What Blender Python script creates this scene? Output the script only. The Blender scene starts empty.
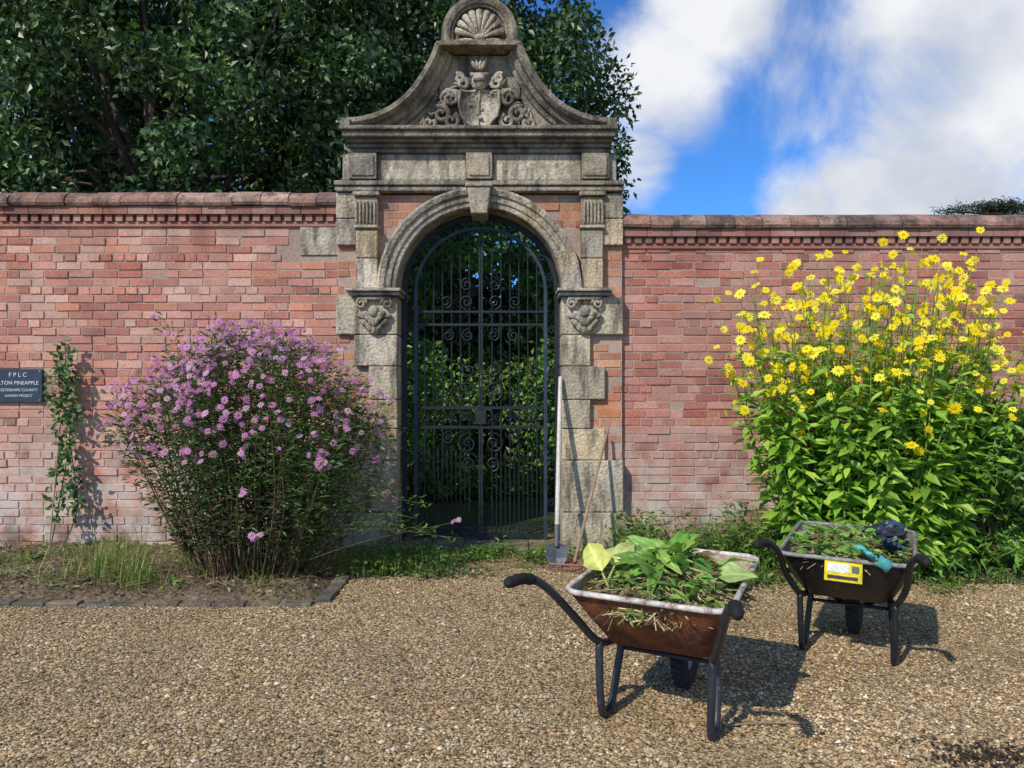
import bpy, math, random
import numpy as np
from mathutils import Vector, Matrix
rng=np.random.default_rng(7); random.seed(7)
S=bpy.context.scene
COL=S.collection

# ---------------------------------------------------------------- builder
class MB:
    def __init__(s): s.V=[];s.F=[];s.C=[];s.n=0
    def add(s,V,F,col=(.5,.5,.5),mi=0):
        V=np.asarray(V,float).reshape(-1,3)
        c=np.asarray(col,float)
        if c.ndim==1: c=np.tile(c,(len(V),1))
        for f in F:
            f=np.asarray(f,int)
            if f.ndim==1: f=f[None]
            s.F.append((f+s.n,mi))
        s.V.append(V);s.C.append(c);s.n+=len(V)
    def obj(s,name,mats,parent=None,smooth=False,bevel=0):
        V=np.concatenate(s.V);C=np.concatenate(s.C)
        me=bpy.data.meshes.new(name)
        me.vertices.add(len(V));me.vertices.foreach_set('co',V.ravel())
        tot=sum(f.size for f,_ in s.F);npoly=sum(len(f) for f,_ in s.F)
        me.loops.add(tot);me.polygons.add(npoly)
        me.loops.foreach_set('vertex_index',np.concatenate([f.ravel() for f,_ in s.F]))
        sizes=np.concatenate([np.full(len(f),f.shape[1]) for f,_ in s.F])
        st=np.concatenate([[0],np.cumsum(sizes)[:-1]])
        me.polygons.foreach_set('loop_start',st.astype(np.int32))
        me.polygons.foreach_set('material_index',np.concatenate([np.full(len(f),m) for f,m in s.F]).astype(np.int32))
        me.polygons.foreach_set('use_smooth',np.full(npoly,smooth))
        at=me.color_attributes.new('col','FLOAT_COLOR','POINT')
        at.data.foreach_set('color',np.concatenate([C,np.ones((len(C),1))],1).ravel())
        me.update(calc_edges=True);me.validate()
        for m in (mats if isinstance(mats,(list,tuple)) else [mats]): me.materials.append(m)
        o=bpy.data.objects.new(name,me);COL.objects.link(o)
        if parent: o.parent=parent
        if bevel:
            b=o.modifiers.new('bevel','BEVEL');b.width=bevel;b.segments=2;b.limit_method='ANGLE';b.angle_limit=.6
        return o
BF=np.array([[0,3,2,1],[4,5,6,7],[0,1,5,4],[2,3,7,6],[1,2,6,5],[3,0,4,7]])
def box(mb,x0,x1,y0,y1,z0,z1,col=(.5,.5,.5),mi=0):
    if x0>x1:x0,x1=x1,x0
    mb.add([[x0,y0,z0],[x1,y0,z0],[x1,y1,z0],[x0,y1,z0],[x0,y0,z1],[x1,y0,z1],[x1,y1,z1],[x0,y1,z1]],[BF],col,mi)
def nrm(a): 
    a=np.asarray(a,float);return a/np.maximum(np.linalg.norm(a,axis=-1,keepdims=True),1e-9)
def tube(mb,pts,r,sides=6,col=(.1,.1,.1),mi=0,caps=True):
    P=np.asarray(pts,float);n=len(P);r=np.broadcast_to(np.asarray(r,float),(n,))
    T=nrm(np.gradient(P,axis=0));ref=np.array([0,0,1.]) if abs(T[0][2])<.9 else np.array([1.,0,0])
    u=nrm(np.cross(T[0],ref));rings=[]
    a=np.arange(sides)*2*math.pi/sides
    for i in range(n):
        u=nrm(u-T[i]*np.dot(u,T[i]));v=np.cross(T[i],u)
        rings.append(P[i]+r[i]*(np.cos(a)[:,None]*u+np.sin(a)[:,None]*v))
    V=np.concatenate(rings);F=[]
    k=np.arange(sides);k2=(k+1)%sides
    for i in range(n-1):
        F.append(np.stack([i*sides+k,i*sides+k2,(i+1)*sides+k2,(i+1)*sides+k],1))
    fl=[np.concatenate(F)]
    if caps: fl+= [k[::-1][None],((n-1)*sides+k)[None]]
    mb.add(V,fl,col,mi)
def smoothpath(pts,n=8):
    P=np.asarray(pts,float);out=[]
    Q=np.concatenate([[2*P[0]-P[1]],P,[2*P[-1]-P[-2]]])
    for i in range(len(P)-1):
        p0,p1,p2,p3=Q[i:i+4]
        for t in np.linspace(0,1,n,endpoint=False):
            out.append(.5*((2*p1)+(-p0+p2)*t+(2*p0-5*p1+4*p2-p3)*t*t+(-p0+3*p1-3*p2+p3)*t**3))
    out.append(P[-1]);return np.array(out)
def grid(mb,G,col=(.5,.5,.5),mi=0,closed=False):
    G=np.asarray(G,float);m,n=G.shape[:2]
    i=np.arange(m-1)[:,None]*n;j=np.arange(n if closed else n-1)[None]
    j2=(j+1)%n
    F=np.stack([i+j,i+j2,i+n+j2,i+n+j],-1).reshape(-1,4)
    mb.add(G.reshape(-1,3),[F],col,mi)
def ell(mb,c,r,col=(.5,.5,.5),mi=0,seg=12,rings=8,R=None,noise=0):
    th=np.linspace(0,math.pi,rings+1);ph=np.arange(seg)*2*math.pi/seg
    G=np.stack([np.sin(th)[:,None]*np.cos(ph),np.sin(th)[:,None]*np.sin(ph),np.cos(th)[:,None]*np.ones(seg)],-1)
    if noise: G=G*(1+rng.uniform(-noise,noise,G.shape[:2])[...,None])
    G=G*np.asarray(r)
    if R is not None: G=G@np.asarray(R).T
    grid(mb,G+np.asarray(c),col,mi,closed=True)
def roty(a):
    c,s=math.cos(a),math.sin(a);return np.array([[c,0,s],[0,1,0],[-s,0,c]])
T_D=(np.array([[0,0,0],[.45,-.5,.08],[1,0,-.12],[.45,.5,.08]]),[np.array([[0,1,2],[0,2,3]])])
T_B=(np.array([[0,0,0],[.22,-.36,.05],[.58,-.42,.03],[1,0,-.2],[.58,.42,.03],[.22,.36,.05],[.25,0,-.01],[.6,0,-.05]]),
     [np.array([[0,6,1],[7,3,2],[0,5,6],[7,4,3]]),np.array([[6,7,2,1],[6,5,4,7]])])
def daisy(np_,pr=1.,pw=.16,cr=.24,rnd=0):
    V=[];F=[];kind=[]
    for i in range(np_):
        a=2*math.pi*i/np_;ca,sa=math.cos(a),math.sin(a);b=len(V)
        dr=rng.uniform(-.12,.08);dh=rng.uniform(-.2,.1)
        for (r,w,h) in ((cr*.7,0,.05),((.62+dr)*pr,-pw,.12+dh*.5),(pr+dr,0,.05+dh),((.62+dr)*pr,pw,.12+dh*.5)):
            V.append([r*ca-w*sa,r*sa+w*ca,h]);kind.append(0)
        F.append([b,b+1,b+2,b+3])
    b=len(V);V.append([0,0,.22]);kind.append(1)
    for i in range(7):
        a=2*math.pi*i/7;V.append([cr*math.cos(a),cr*math.sin(a),.1]);kind.append(1)
    T=[[b,b+1+i,b+1+(i+1)%7] for i in range(7)]
    return np.array(V),[np.array(F),np.array(T)],np.array(kind)
def scatter(mb,P,D,N,L,W,C,tm,mi=0):
    T,F=tm[0],tm[1];n=len(P);k=len(T)
    P=np.asarray(P);D=nrm(D);Sd=nrm(np.cross(D,N));Nn=np.cross(Sd,D)
    L=np.broadcast_to(L,(n,));W=np.broadcast_to(W,(n,))
    V=P[:,None]+L[:,None,None]*T[None,:,0,None]*D[:,None]+W[:,None,None]*T[None,:,1,None]*Sd[:,None]+L[:,None,None]*T[None,:,2,None]*Nn[:,None]
    off=(np.arange(n)*k)[:,None,None]
    FF=[(f[None]+off).reshape(-1,f.shape[1]) for f in F]
    C=np.asarray(C)
    if C.ndim==2: C=np.repeat(C,k,axis=0)
    else: C=C.reshape(-1,3)
    mb.add(V.reshape(-1,3),FF,C,mi)
def flowers(mb,P,N,R,cp,cc,tm,mi=0):
    n=len(P);kind=tm[2]
    rd=rng.normal(size=(n,3));D=nrm(np.cross(N,rd))
    C=np.where(kind[None,:,None]==0,cp[:,None,:],cc[:,None,:])
    scatter(mb,P,D,N,R,R*rng.uniform(.8,1.1,n),C,tm,mi)
def pick(cols,n,v=.2,p=None):
    c=np.asarray(cols)[rng.choice(len(cols),n,p=p)];return np.clip(c*(1+rng.uniform(-v,v,(n,1))),0,1)

# ---------------------------------------------------------------- materials
def mat(name,rough=.8,noise=(3,.35),fine=(60,.3),bump=(.3,60,.01),metal=0,spec=.3,extra=None,transl=0,fixed=None):
    m=bpy.data.materials.new(name);m.use_nodes=True;nt=m.node_tree;N=nt.nodes;L=nt.links
    N.clear();out=N.new('ShaderNodeOutputMaterial');b=N.new('ShaderNodeBsdfPrincipled')
    b.inputs['Roughness'].default_value=rough;b.inputs['Metallic'].default_value=metal;b.inputs['Specular IOR Level'].default_value=spec
    at=N.new('ShaderNodeAttribute');at.attribute_name='col'
    g=N.new('ShaderNodeNewGeometry');pos=g.outputs['Position']
    col=at.outputs['Color']
    for sc,am in (noise,fine):
        if am<=0: continue
        n=N.new('ShaderNodeTexNoise');n.inputs['Scale'].default_value=sc;n.inputs['Detail'].default_value=6
        L.new(pos,n.inputs['Vector'])
        r=N.new('ShaderNodeMapRange');r.inputs[1].default_value=.3;r.inputs[2].default_value=.7
        r.inputs[3].default_value=1-am;r.inputs[4].default_value=1+am;L.new(n.outputs['Fac'],r.inputs[0])
        mx=N.new('ShaderNodeVectorMath');mx.operation='SCALE';L.new(col,mx.inputs[0]);L.new(r.outputs[0],mx.inputs['Scale']);col=mx.outputs[0]
    if extra: col=extra(nt,col,pos)
    L.new(col,b.inputs['Base Color'])
    if bump:
        n=N.new('ShaderNodeTexNoise');n.inputs['Scale'].default_value=bump[1];n.inputs['Detail'].default_value=5;L.new(pos,n.inputs['Vector'])
        bp=N.new('ShaderNodeBump');bp.inputs['Strength'].default_value=bump[0];bp.inputs['Distance'].default_value=bump[2]
        L.new(n.outputs['Fac'],bp.inputs['Height']);L.new(bp.outputs[0],b.inputs['Normal'])
    sh=b.outputs[0]
    if transl:
        t=N.new('ShaderNodeBsdfTranslucent');sc=N.new('ShaderNodeVectorMath');sc.operation='MULTIPLY';sc.inputs[1].default_value=(1.3,1.5,.6)
        L.new(col,sc.inputs[0]);L.new(sc.outputs[0],t.inputs['Color'])
        ms=N.new('ShaderNodeMixShader');ms.inputs[0].default_value=transl;L.new(sh,ms.inputs[1]);L.new(t.outputs[0],ms.inputs[2]);sh=ms.outputs[0]
    L.new(sh,out.inputs[0]);return m
def mixmask(nt,col,pos,c2,scale,lo,hi,zr=None,amt=1.,detail=8,vs=(1,1,1)):
    N=nt.nodes;L=nt.links
    n=N.new('ShaderNodeTexNoise');n.inputs['Scale'].default_value=scale;n.inputs['Detail'].default_value=detail;n.inputs['Roughness'].default_value=.65
    vm=N.new('ShaderNodeVectorMath');vm.operation='MULTIPLY';vm.inputs[1].default_value=vs;L.new(pos,vm.inputs[0]);L.new(vm.outputs[0],n.inputs['Vector'])
    r=N.new('ShaderNodeMapRange');r.inputs[1].default_value=lo;r.inputs[2].default_value=hi;r.inputs[4].default_value=amt;L.new(n.outputs['Fac'],r.inputs[0])
    fac=r.outputs[0]
    if zr:
        sp=N.new('ShaderNodeSeparateXYZ');L.new(pos,sp.inputs[0])
        z=N.new('ShaderNodeMapRange');z.inputs[1].default_value=zr[0];z.inputs[2].default_value=zr[1];L.new(sp.outputs[2],z.inputs[0])
        m=N.new('ShaderNodeMath');m.operation='MULTIPLY';L.new(fac,m.inputs[0]);L.new(z.outputs[0],m.inputs[1]);fac=m.outputs[0]
    mx=N.new('ShaderNodeMix');mx.data_type='RGBA';L.new(fac,mx.inputs[0]);L.new(col,mx.inputs[6]);mx.inputs[7].default_value=(*c2,1)
    return mx.outputs[2]
def brick_extra(nt,col,pos):
    col=mixmask(nt,col,pos,(.56,.38,.30),1.3,.40,.72,None,.55)
    col=mixmask(nt,col,pos,(.15,.075,.06),2.6,.54,.75,None,.5)
    col=mixmask(nt,col,pos,(.62,.56,.49),3.5,.38,.58,(1.35,.25),.85)
    col=mixmask(nt,col,pos,(.06,.052,.04),5,.4,.6,(.42,.0),.9)
    col=mixmask(nt,col,pos,(.10,.065,.055),4,.42,.7,(2.4,3.05),.6,vs=(1,1,.3))
    return col
def stone_extra(nt,col,pos):
    col=mixmask(nt,col,pos,(.44,.34,.18),1.7,.45,.68,None,.45)
    col=mixmask(nt,col,pos,(.065,.058,.048),3,.42,.62,(2.5,4.0),.85)
    col=mixmask(nt,col,pos,(.055,.048,.04),9,.47,.62,None,.75,vs=(1,1,.22))
    col=mixmask(nt,col,pos,(.34,.27,.05),14,.60,.70,None,.55)
    col=mixmask(nt,col,pos,(.07,.09,.03),5,.42,.62,(.7,0),.65)
    return col
M_brick=mat('brick',.9,(2.2,.18),(50,.22),(.7,90,.007),spec=.15,extra=brick_extra)
M_stone=mat('stone',.9,(2.5,.2),(40,.28),(.9,40,.018),spec=.15,extra=stone_extra)
M_coping=mat('coping_clay',.9,(4,.25),(50,.3),(.6,50,.01),spec=.15,extra=lambda nt,c,p: mixmask(nt,mixmask(nt,c,p,(.05,.045,.04),6,.44,.64,None,.85),p,(.4,.38,.33),17,.6,.7,None,.5))
M_iron=mat('painted_iron',.5,(8,.3),(60,.2),(.2,90,.003),spec=.4)
M_leaf=mat('leaf',.45,(1.2,.12),(30,.1),None,spec=.45,transl=.3)
M_gloss=mat('tree_leaf',.40,(1.2,.15),(30,.1),None,spec=.45,transl=.18)
M_petal=mat('petal',.7,(5,.05),(60,.05),None,spec=.1,transl=.25)
M_bark=mat('bark',.9,(6,.3),(40,.3),(.7,30,.02),spec=.1)
M_soil=mat('soil',.95,(3,.35),(30,.5),(1.,25,.04),spec=.1)
M_grass=mat('grass_ground',.95,(1.5,.4),(25,.5),(1.,30,.04),spec=.1,extra=lambda nt,c,p: mixmask(nt,c,p,(.09,.07,.045),3,.45,.58,None,.8))
M_wood=mat('wood',.6,(5,.15),(40,.15),(.2,60,.003),spec=.3)
M_rust=mat('rusty_steel',.75,(7,.35),(50,.35),(.5,60,.006),spec=.3,extra=lambda nt,c,p: mixmask(nt,mixmask(nt,c,p,(.26,.085,.03),8,.44,.6,None,.8),p,(.04,.025,.02),13,.56,.68,None,.7))
M_blackp=mat('black_paint',.42,(6,.3),(60,.3),(.25,70,.004),spec=.5,extra=lambda nt,c,p: mixmask(nt,c,p,(.25,.24,.22),22,.62,.7,None,.5))
M_rubber=mat('rubber',.8,(6,.25),(60,.25),(.4,70,.004),spec=.3)
M_cloth=mat('cloth',.8,(9,.2),(70,.2),(.5,60,.006),spec=.2)
M_pebble=mat('pebble',.85,(.8,.3),(70,.15),None,spec=.25,extra=lambda nt,c,p: mixmask(nt,mixmask(nt,c,p,(.20,.135,.065),1.3,.46,.68,None,.55),p,(.09,.085,.03),2.2,.6,.72,None,.6))
M_slate=mat('slate',.6,(9,.2),(60,.2),(.2,60,.003),spec=.3)
def gravel():
    m=bpy.data.materials.new('gravel');m.use_nodes=True;nt=m.node_tree;N=nt.nodes;L=nt.links
    b=N['Principled BSDF'];b.inputs['Roughness'].default_value=.9;b.inputs['Specular IOR Level'].default_value=.15
    g=N.new('ShaderNodeNewGeometry');pos=g.outputs['Position']
    v=N.new('ShaderNodeTexVoronoi');v.inputs['Scale'].default_value=60;L.new(pos,v.inputs['Vector'])
    sp=N.new('ShaderNodeSeparateColor');L.new(v.outputs['Color'],sp.inputs[0])
    r=N.new('ShaderNodeValToRGB');e=r.color_ramp.elements
    e[0].color=(.13,.085,.045,1);e[0].position=0;e[1].color=(.64,.54,.36,1);e[1].position=1
    for p,c in ((.3,(.30,.21,.11,1)),(.6,(.42,.31,.17,1)),(.85,(.52,.40,.235,1))):
        x=e.new(p);x.color=c
    L.new(sp.outputs[0],r.inputs[0]);col=r.outputs[0]
    col=mixmask(nt,col,pos,(.19,.13,.065),.9,.42,.66,None,.6)
    col=mixmask(nt,col,pos,(.10,.10,.03),1.6,.6,.75,None,.5)
    L.new(col,b.inputs['Base Color'])
    n=N.new('ShaderNodeTexNoise');n.inputs['Scale'].default_value=6;n.inputs['Detail'].default_value=4;L.new(pos,n.inputs['Vector'])
    mm=N.new('ShaderNodeMath');mm.operation='MULTIPLY_ADD';L.new(v.outputs['Distance'],mm.inputs[0]);mm.inputs[1].default_value=-1;L.new(n.outputs['Fac'],mm.inputs[2])
    bp=N.new('ShaderNodeBump');bp.inputs['Strength'].default_value=1;bp.inputs['Distance'].default_value=.016;L.new(mm.outputs[0],bp.inputs['Height']);L.new(bp.outputs[0],b.inputs['Normal'])
    return m
M_gravel=gravel()

# ---------------------------------------------------------------- ground
def sheet(name,x0,x1,y0,y1,z,m,nx=1,ny=1,h=0,col=(.1,.08,.05),fall=True):
    mb=MB();xs=np.linspace(x0,x1,nx+1);ys=np.linspace(y0,y1,ny+1)
    X,Y=np.meshgrid(xs,ys,indexing='ij');Z=np.full_like(X,z)
    if h:
        Z=Z+h*(.5+.25*np.sin(X*3.1+1)*np.cos(Y*4)+.25*np.sin(X*7.3+Y*5))+rng.uniform(0,h*.7,X.shape)
        if fall:
            e=np.minimum(1,np.minimum(np.minimum(X-x0,x1-X)/.12,(Y-y0)/.12));Z=np.maximum(Z*np.clip(e,0,1),.004)
    grid(mb,np.stack([X,Y,Z],-1),col);return mb.obj(name,m,smooth=bool(h))
sheet('gravel_ground',-300,300,-300,500,0,M_gravel)
sheet('lawn',-200,200,.55,400,.004,M_grass,col=(.06,.10,.02))
sheet('soil_bed',-9,-1.36,-1.62,.02,.004,M_soil,160,40,.05,(.16,.12,.08))
sheet('soil_bed',1.0,9,-1.15,.02,.004,M_soil,160,32,.05,(.10,.08,.05))

def pebbles():
    mb=MB()
    n=100000
    d=2.5+ (6.0-2.5)*rng.random(n)**1.25
    x=(rng.random(n)*2-1)*(.78*d+.35);y=d-6.7
    keep=~((y>-1.6)&(x<-1.36))&~((y>-1.15)&(x>1.0))&(y<-.7)
    x=x[keep];y=y[keep];n=len(x)
    r=rng.uniform(.0035,.0092,n)*(1+.9*(rng.random(n)>.95))
    base=np.array([[1,0,0],[0,1,0],[-1,0,0],[0,-1,0],[0,0,1],[0,0,-1.]])
    V=base[None]*rng.uniform(.7,1.3,(n,6,1))+rng.uniform(-.25,.25,(n,6,3))
    V[...,2]*=.65
    V=V*r[:,None,None];V[...,0]+=x[:,None];V[...,1]+=y[:,None];V[...,2]+=(r*.35)[:,None]
    F=np.array([[0,1,4],[1,2,4],[2,3,4],[3,0,4],[1,0,5],[2,1,5],[3,2,5],[0,3,5]])
    FF=(F[None]+(np.arange(n)*6)[:,None,None]).reshape(-1,3)
    C=pick([(.40,.29,.155),(.51,.395,.225),(.29,.195,.10),(.64,.55,.40),(.17,.115,.065),(.47,.29,.14)],n,.22,[.3,.24,.18,.1,.1,.08])
    mb.add(V.reshape(-1,3),[FF],np.repeat(C,6,axis=0))
    mb.obj('gravel_stones',M_pebble)
pebbles()

# ---------------------------------------------------------------- walls
BRK=[(.47,.175,.12),(.53,.22,.15),(.42,.145,.095),(.50,.25,.18),(.35,.115,.08),(.56,.29,.21),(.50,.19,.11),(.27,.10,.08)]
BP=[.22,.2,.16,.13,.08,.11,.08,.02]
def bricks(mb,x0,x1,z0,z1,yf,skip=None,tint=(1,1,1),p=BP,mi=0):
    ch=.0745;j=.0095;row=0;z=z0
    Vs=[]
    while z+ch<=z1+.002:
        L=.109 if row%4==3 else .222
        x=x0-(.11 if row%2 else 0)-(0.05 if row%4==3 else 0)
        while x<x1:
            LL=L if rng.random()>.12 else (.109 if L>.2 else .222)
            a=max(x,x0)+j/2;b=min(x+LL,x1)-j/2
            if b-a>.03:
                if not(skip and skip(a,b,z,z+ch)):
                    f=rng.normal(0,.003);zz=rng.normal(0,.0016);a0=z+j/2+zz;b0=z+ch-j/2+zz+rng.normal(0,.0012);i=.003
                    q=rng.normal(0,.0014,8);f2=f+rng.normal(0,.0015)
                    Vs.append([[a,yf+.006,a0],[b,yf+.006,a0],[b,yf+.006,b0],[a,yf+.006,b0],
                               [a+i+q[0],yf-.003+f,a0+i+q[1]],[b-i+q[2],yf-.003+f2,a0+i+q[3]],[b-i+q[4],yf-.003+f2,b0-i+q[5]],[a+i+q[6],yf-.003+f,b0-i+q[7]]])
            x+=LL
        z+=ch;row+=1
    n=len(Vs);C=pick(BRK,n,.14,p)*np.array(tint)
    F=np.array([[4,5,6,7],[0,1,5,4],[1,2,6,5],[2,3,7,6],[3,0,4,7]])
    FF=(F[None]+(np.arange(n)*8)[:,None,None]).reshape(-1,4)
    mb.add(np.array(Vs).reshape(-1,3),[FF],np.repeat(C,8,axis=0),mi)
MORT=(.38,.29,.225)
def coping(mb,x0,x1,zb,cols,mi=1,L=.25):
    prof=np.array([(-.085,0),(-.1,.025),(-.095,.06),(-.06,.1),(0,.135),(.12,.16),(.33,.16),(.45,.12),(.54,.05),(.54,0)])
    x=x0
    while x<x1-.02:
        b=min(x+L,x1);dz=rng.normal(0,.004);dy=rng.normal(0,.005)
        A=np.stack([np.full(len(prof),x+.004),prof[:,0]+dy,prof[:,1]+zb+dz],1);B=A.copy();B[:,0]=b-.004
        n=len(prof);k=np.arange(n);k2=(k+1)%n
        mb.add(np.concatenate([A,B]),[np.stack([k,k2,k2+n,k+n],1)[:, ::-1],k[None],(k[::-1]+n)[None]],pick(cols,1,.2)[0],mi)
        x=b
def wall(name,x0,x1,ztop,tint,stone=None):
    mb=MB()
    zc=ztop-.16
    box(mb,x0,x1,.004,.45,-.05,zc,MORT)
    sk=None
    if stone: sk=lambda a,b,c,d: b>stone[0] and a<stone[1] and d>stone[2]+.01 and c<stone[3]-.01
    bricks(mb,x0,x1,0,zc-.12,.0,sk,tint)
    zz=zc-.175
    box(mb,x0,x1,-.02,.01,zz,zz+.04,np.array((.36,.13,.09))*tint)
    x=x0+.02
    while x<x1-.05:
        box(mb,x,x+.06,-.04,.01,zz+.043,zz+.10,pick(BRK,1)[0]*np.array(tint)*.8);x+=.095
    x=x0
    while x<x1-.02:
        b=min(x+.222,x1);box(mb,x+.003,b-.003,-.062,.01,zz+.103,zc-.004,pick(BRK,1)[0]*np.array(tint)*.75);x=b
    coping(mb,x0,x1,zc,[(.34,.2,.15),(.27,.155,.12),(.38,.25,.19),(.22,.145,.12)])
    if stone:
        box(mb,stone[0]+.004,stone[1]-.002,-.012,.02,stone[2],stone[3],(.46,.41,.33),2)
    return mb.obj(name,[M_brick,M_coping,M_stone])
XC=-.29
wall('brick_wall',-11,XC-1.281,3.26,np.array((1.07,1.2,1.26)),(-1.92,-1.571,2.67,2.965))
wall('brick_wall',XC+1.281,12,3.06,np.array((.86,.82,.90)))

# ---------------------------------------------------------------- gateway
gate=bpy.data.objects.new('stone_gateway',None);COL.objects.link(gate)
ST=[(.50,.44,.33),(.43,.375,.29),(.55,.49,.38),(.37,.33,.26),(.51,.41,.27)]
def sc_(): return pick(ST,1,.12)[0]
g=MB()
def sbox(u0,u1,y0,y1,z0,z1,col=None,both=True):
    for s in ((-1,1) if both else (1,)):
        box(g,XC+s*u0,XC+s*u1,y0,y1,z0+.003,z1-.003,sc_() if col is None else col)
ZS=2.26;RI=.735;RO=.905
zc=[.82,1.10,1.36,1.66,1.94]
for i in range(4):
    for s in(-1,1):
        w=1.12 if (i%2==(0 if s>0 else 1)) else .99
        box(g,XC+s*RI,XC+s*w,-.10,.42,zc[i]+.003,zc[i+1]-.003,sc_()*1.08)
sbox(RI-.0,1.28,-.13,.42,.36,.82);sbox(RI-.0,1.31,-.17,.42,-.02,.36)
sbox(RI,1.283,-.098,.42,1.94,2.28,(.49,.43,.32))
sbox(RI-.03,1.16,-.17,.41,2.282,2.315,(.38,.33,.26));sbox(RI-.045,1.18,-.2,.40,2.315,2.35,(.40,.35,.27))
sbox(.908,1.10,-.125,.3,2.352,2.62);sbox(.908,1.10,-.125,.3,2.62,2.88)
sbox(.895,1.115,-.15,.3,2.88,2.915)
sbox(.908,1.10,-.115,.3,2.915,3.17,(.38,.33,.26))
for s in(-1,1):
    for k in range(6):
        u=.925+k*.032;box(g,XC+s*u,XC+s*(u+.018),-.135,-.11,2.93,3.13,(.42,.37,.29))
sbox(.888,1.125,-.15,.3,3.172,3.212)
sbox(1.102,1.283,-.095,.3,2.74,2.98);sbox(1.102,1.283,-.095,.3,2.98,3.212)
sbox(0,1.285,-.13,.42,3.214,3.262,(.36,.32,.25));sbox(0,1.29,-.15,.42,3.262,3.31,(.38,.33,.26))
for a,b in((.12,.905),(1.155,1.22)): sbox(a,b,-.115,.42,3.312,3.55,(.60,.54,.42))
sbox(.908,1.152,-.165,.42,3.312,3.55,(.36,.32,.25));box(g,XC-.117,XC+.117,-.17,.42,3.315,3.547,(.36,.32,.25))
for s in(-1,1):
    box(g,XC+s*.93,XC+s*1.13,-.18,-.16,3.34,3.52,(.38,.34,.27))
box(g,XC-.09,XC+.09,-.185,-.16,3.34,3.52,(.38,.34,.27))
for z0,z1,u,y in((3.552,3.59,1.17,-.15),(3.59,3.625,1.16,-.18),(3.625,3.655,1.17,-.22),(3.655,3.71,1.19,-.27),(3.71,3.745,1.21,-.30)):
    box(g,XC-u,XC+u,y,.45,z0,z1-.001,(.27,.24,.195))
kc=(.40,.35,.27)
g.add([[XC-.07,-.21,3.0],[XC+.07,-.21,3.0],[XC+.07,.1,3.0],[XC-.07,.1,3.0],[XC-.105,-.22,3.23],[XC+.105,-.22,3.23],[XC+.105,.1,3.23],[XC-.105,.1,3.23]],[BF],kc)
box(g,XC-.12,XC+.12,-.235,.1,3.232,3.265,kc)
g.obj('stonework',M_stone,gate,bevel=.011)
g=MB()
prof=[(RI,.42),(RI,-.10),(RI+.01,-.115),(RI+.05,-.12),(RI+.055,-.135),(RI+.105,-.14),(RI+.112,-.16),(RI+.15,-.175),(RO,-.165),(RO,-.03)]
A=np.linspace(0,math.pi,61)
ZA=ZS+.09
G=np.array([[[XC+r*math.cos(a),y,ZA+r*math.sin(a)*.985] for (r,y) in prof] for a in A])
for k in range(15):
    i0=k*4;c=sc_();seg=G[i0:i0+5].copy();grid(g,seg,c)
g.obj('arch_moulding',M_stone,gate)
g=MB()
RB=.86;ys=-.045
A2=np.linspace(0,math.pi,41)
def rectpt(a):
    c,s=math.cos(a),math.sin(a);U=1.28;H=3.2-ZA
    t=min(U/abs(c) if abs(c)>1e-6 else 1e9,H/max(s,1e-6));return (c*t,s*t)
for y in(ys,.43):
    grid(g,np.array([[[XC+RB*math.cos(a),y,ZA+RB*math.sin(a)],[XC+rectpt(a)[0],y,ZA+rectpt(a)[1]]] for a in A2]),MORT)
for s in(-1,1):
    box(g,XC+s*.76,XC+s*1.28,ys,.43,-.02,ZA,MORT)
    box(g,XC+s*1.26,XC+s*1.28,ys+.001,.43,ZA,3.2,MORT)
def skp(a,b,c,d):
    for x in(a,b,(a+b)/2):
        for z in(c,d):
            u=abs(x-XC)
            if z<ZA+.0:
                if u<.78: return True
            elif math.hypot(u,z-ZA)<.845: return True
    return False
bricks(g,XC-1.278,XC+1.278,.0,3.215,ys,skp,(.92,.95,.7))
g.obj('brick_core',M_brick,gate)
g=MB()
for s in(-1,1):
    c=XC+s*.935;cc=(.36,.32,.25)
    for k in range(7):
        a=math.radians(-75+25*k)
        for t in(0,1):
            r=.13 if t==0 else .075
            px=c+math.sin(a)*r*.85;pz=2.11-math.cos(a)*r*1.15+.03
            ell(g,(px,-.125-.02*t,pz),(.03,.035,.05),cc,seg=8,rings=6,R=roty(a+math.pi))
    ell(g,(c,-.15,2.14),(.05,.045,.06),cc);
    for t in(-1,1):
        th=np.linspace(0,3*math.pi,26);rr=.055*(1-th/th[-1]*.8)
        P=np.stack([c+t*(.115-rr*np.cos(th)*.9),np.full(26,-.13),2.215+rr*np.sin(th)],1);tube(g,P,.014,6,cc)
    tube(g,[(c-.15,-.13,2.262),(c+.15,-.13,2.262)],.018,8,cc)
    ell(g,(c,-.1,1.97),(.05,.05,.035),cc)
g.obj('carved_brackets',M_stone,gate,smooth=True)
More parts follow.
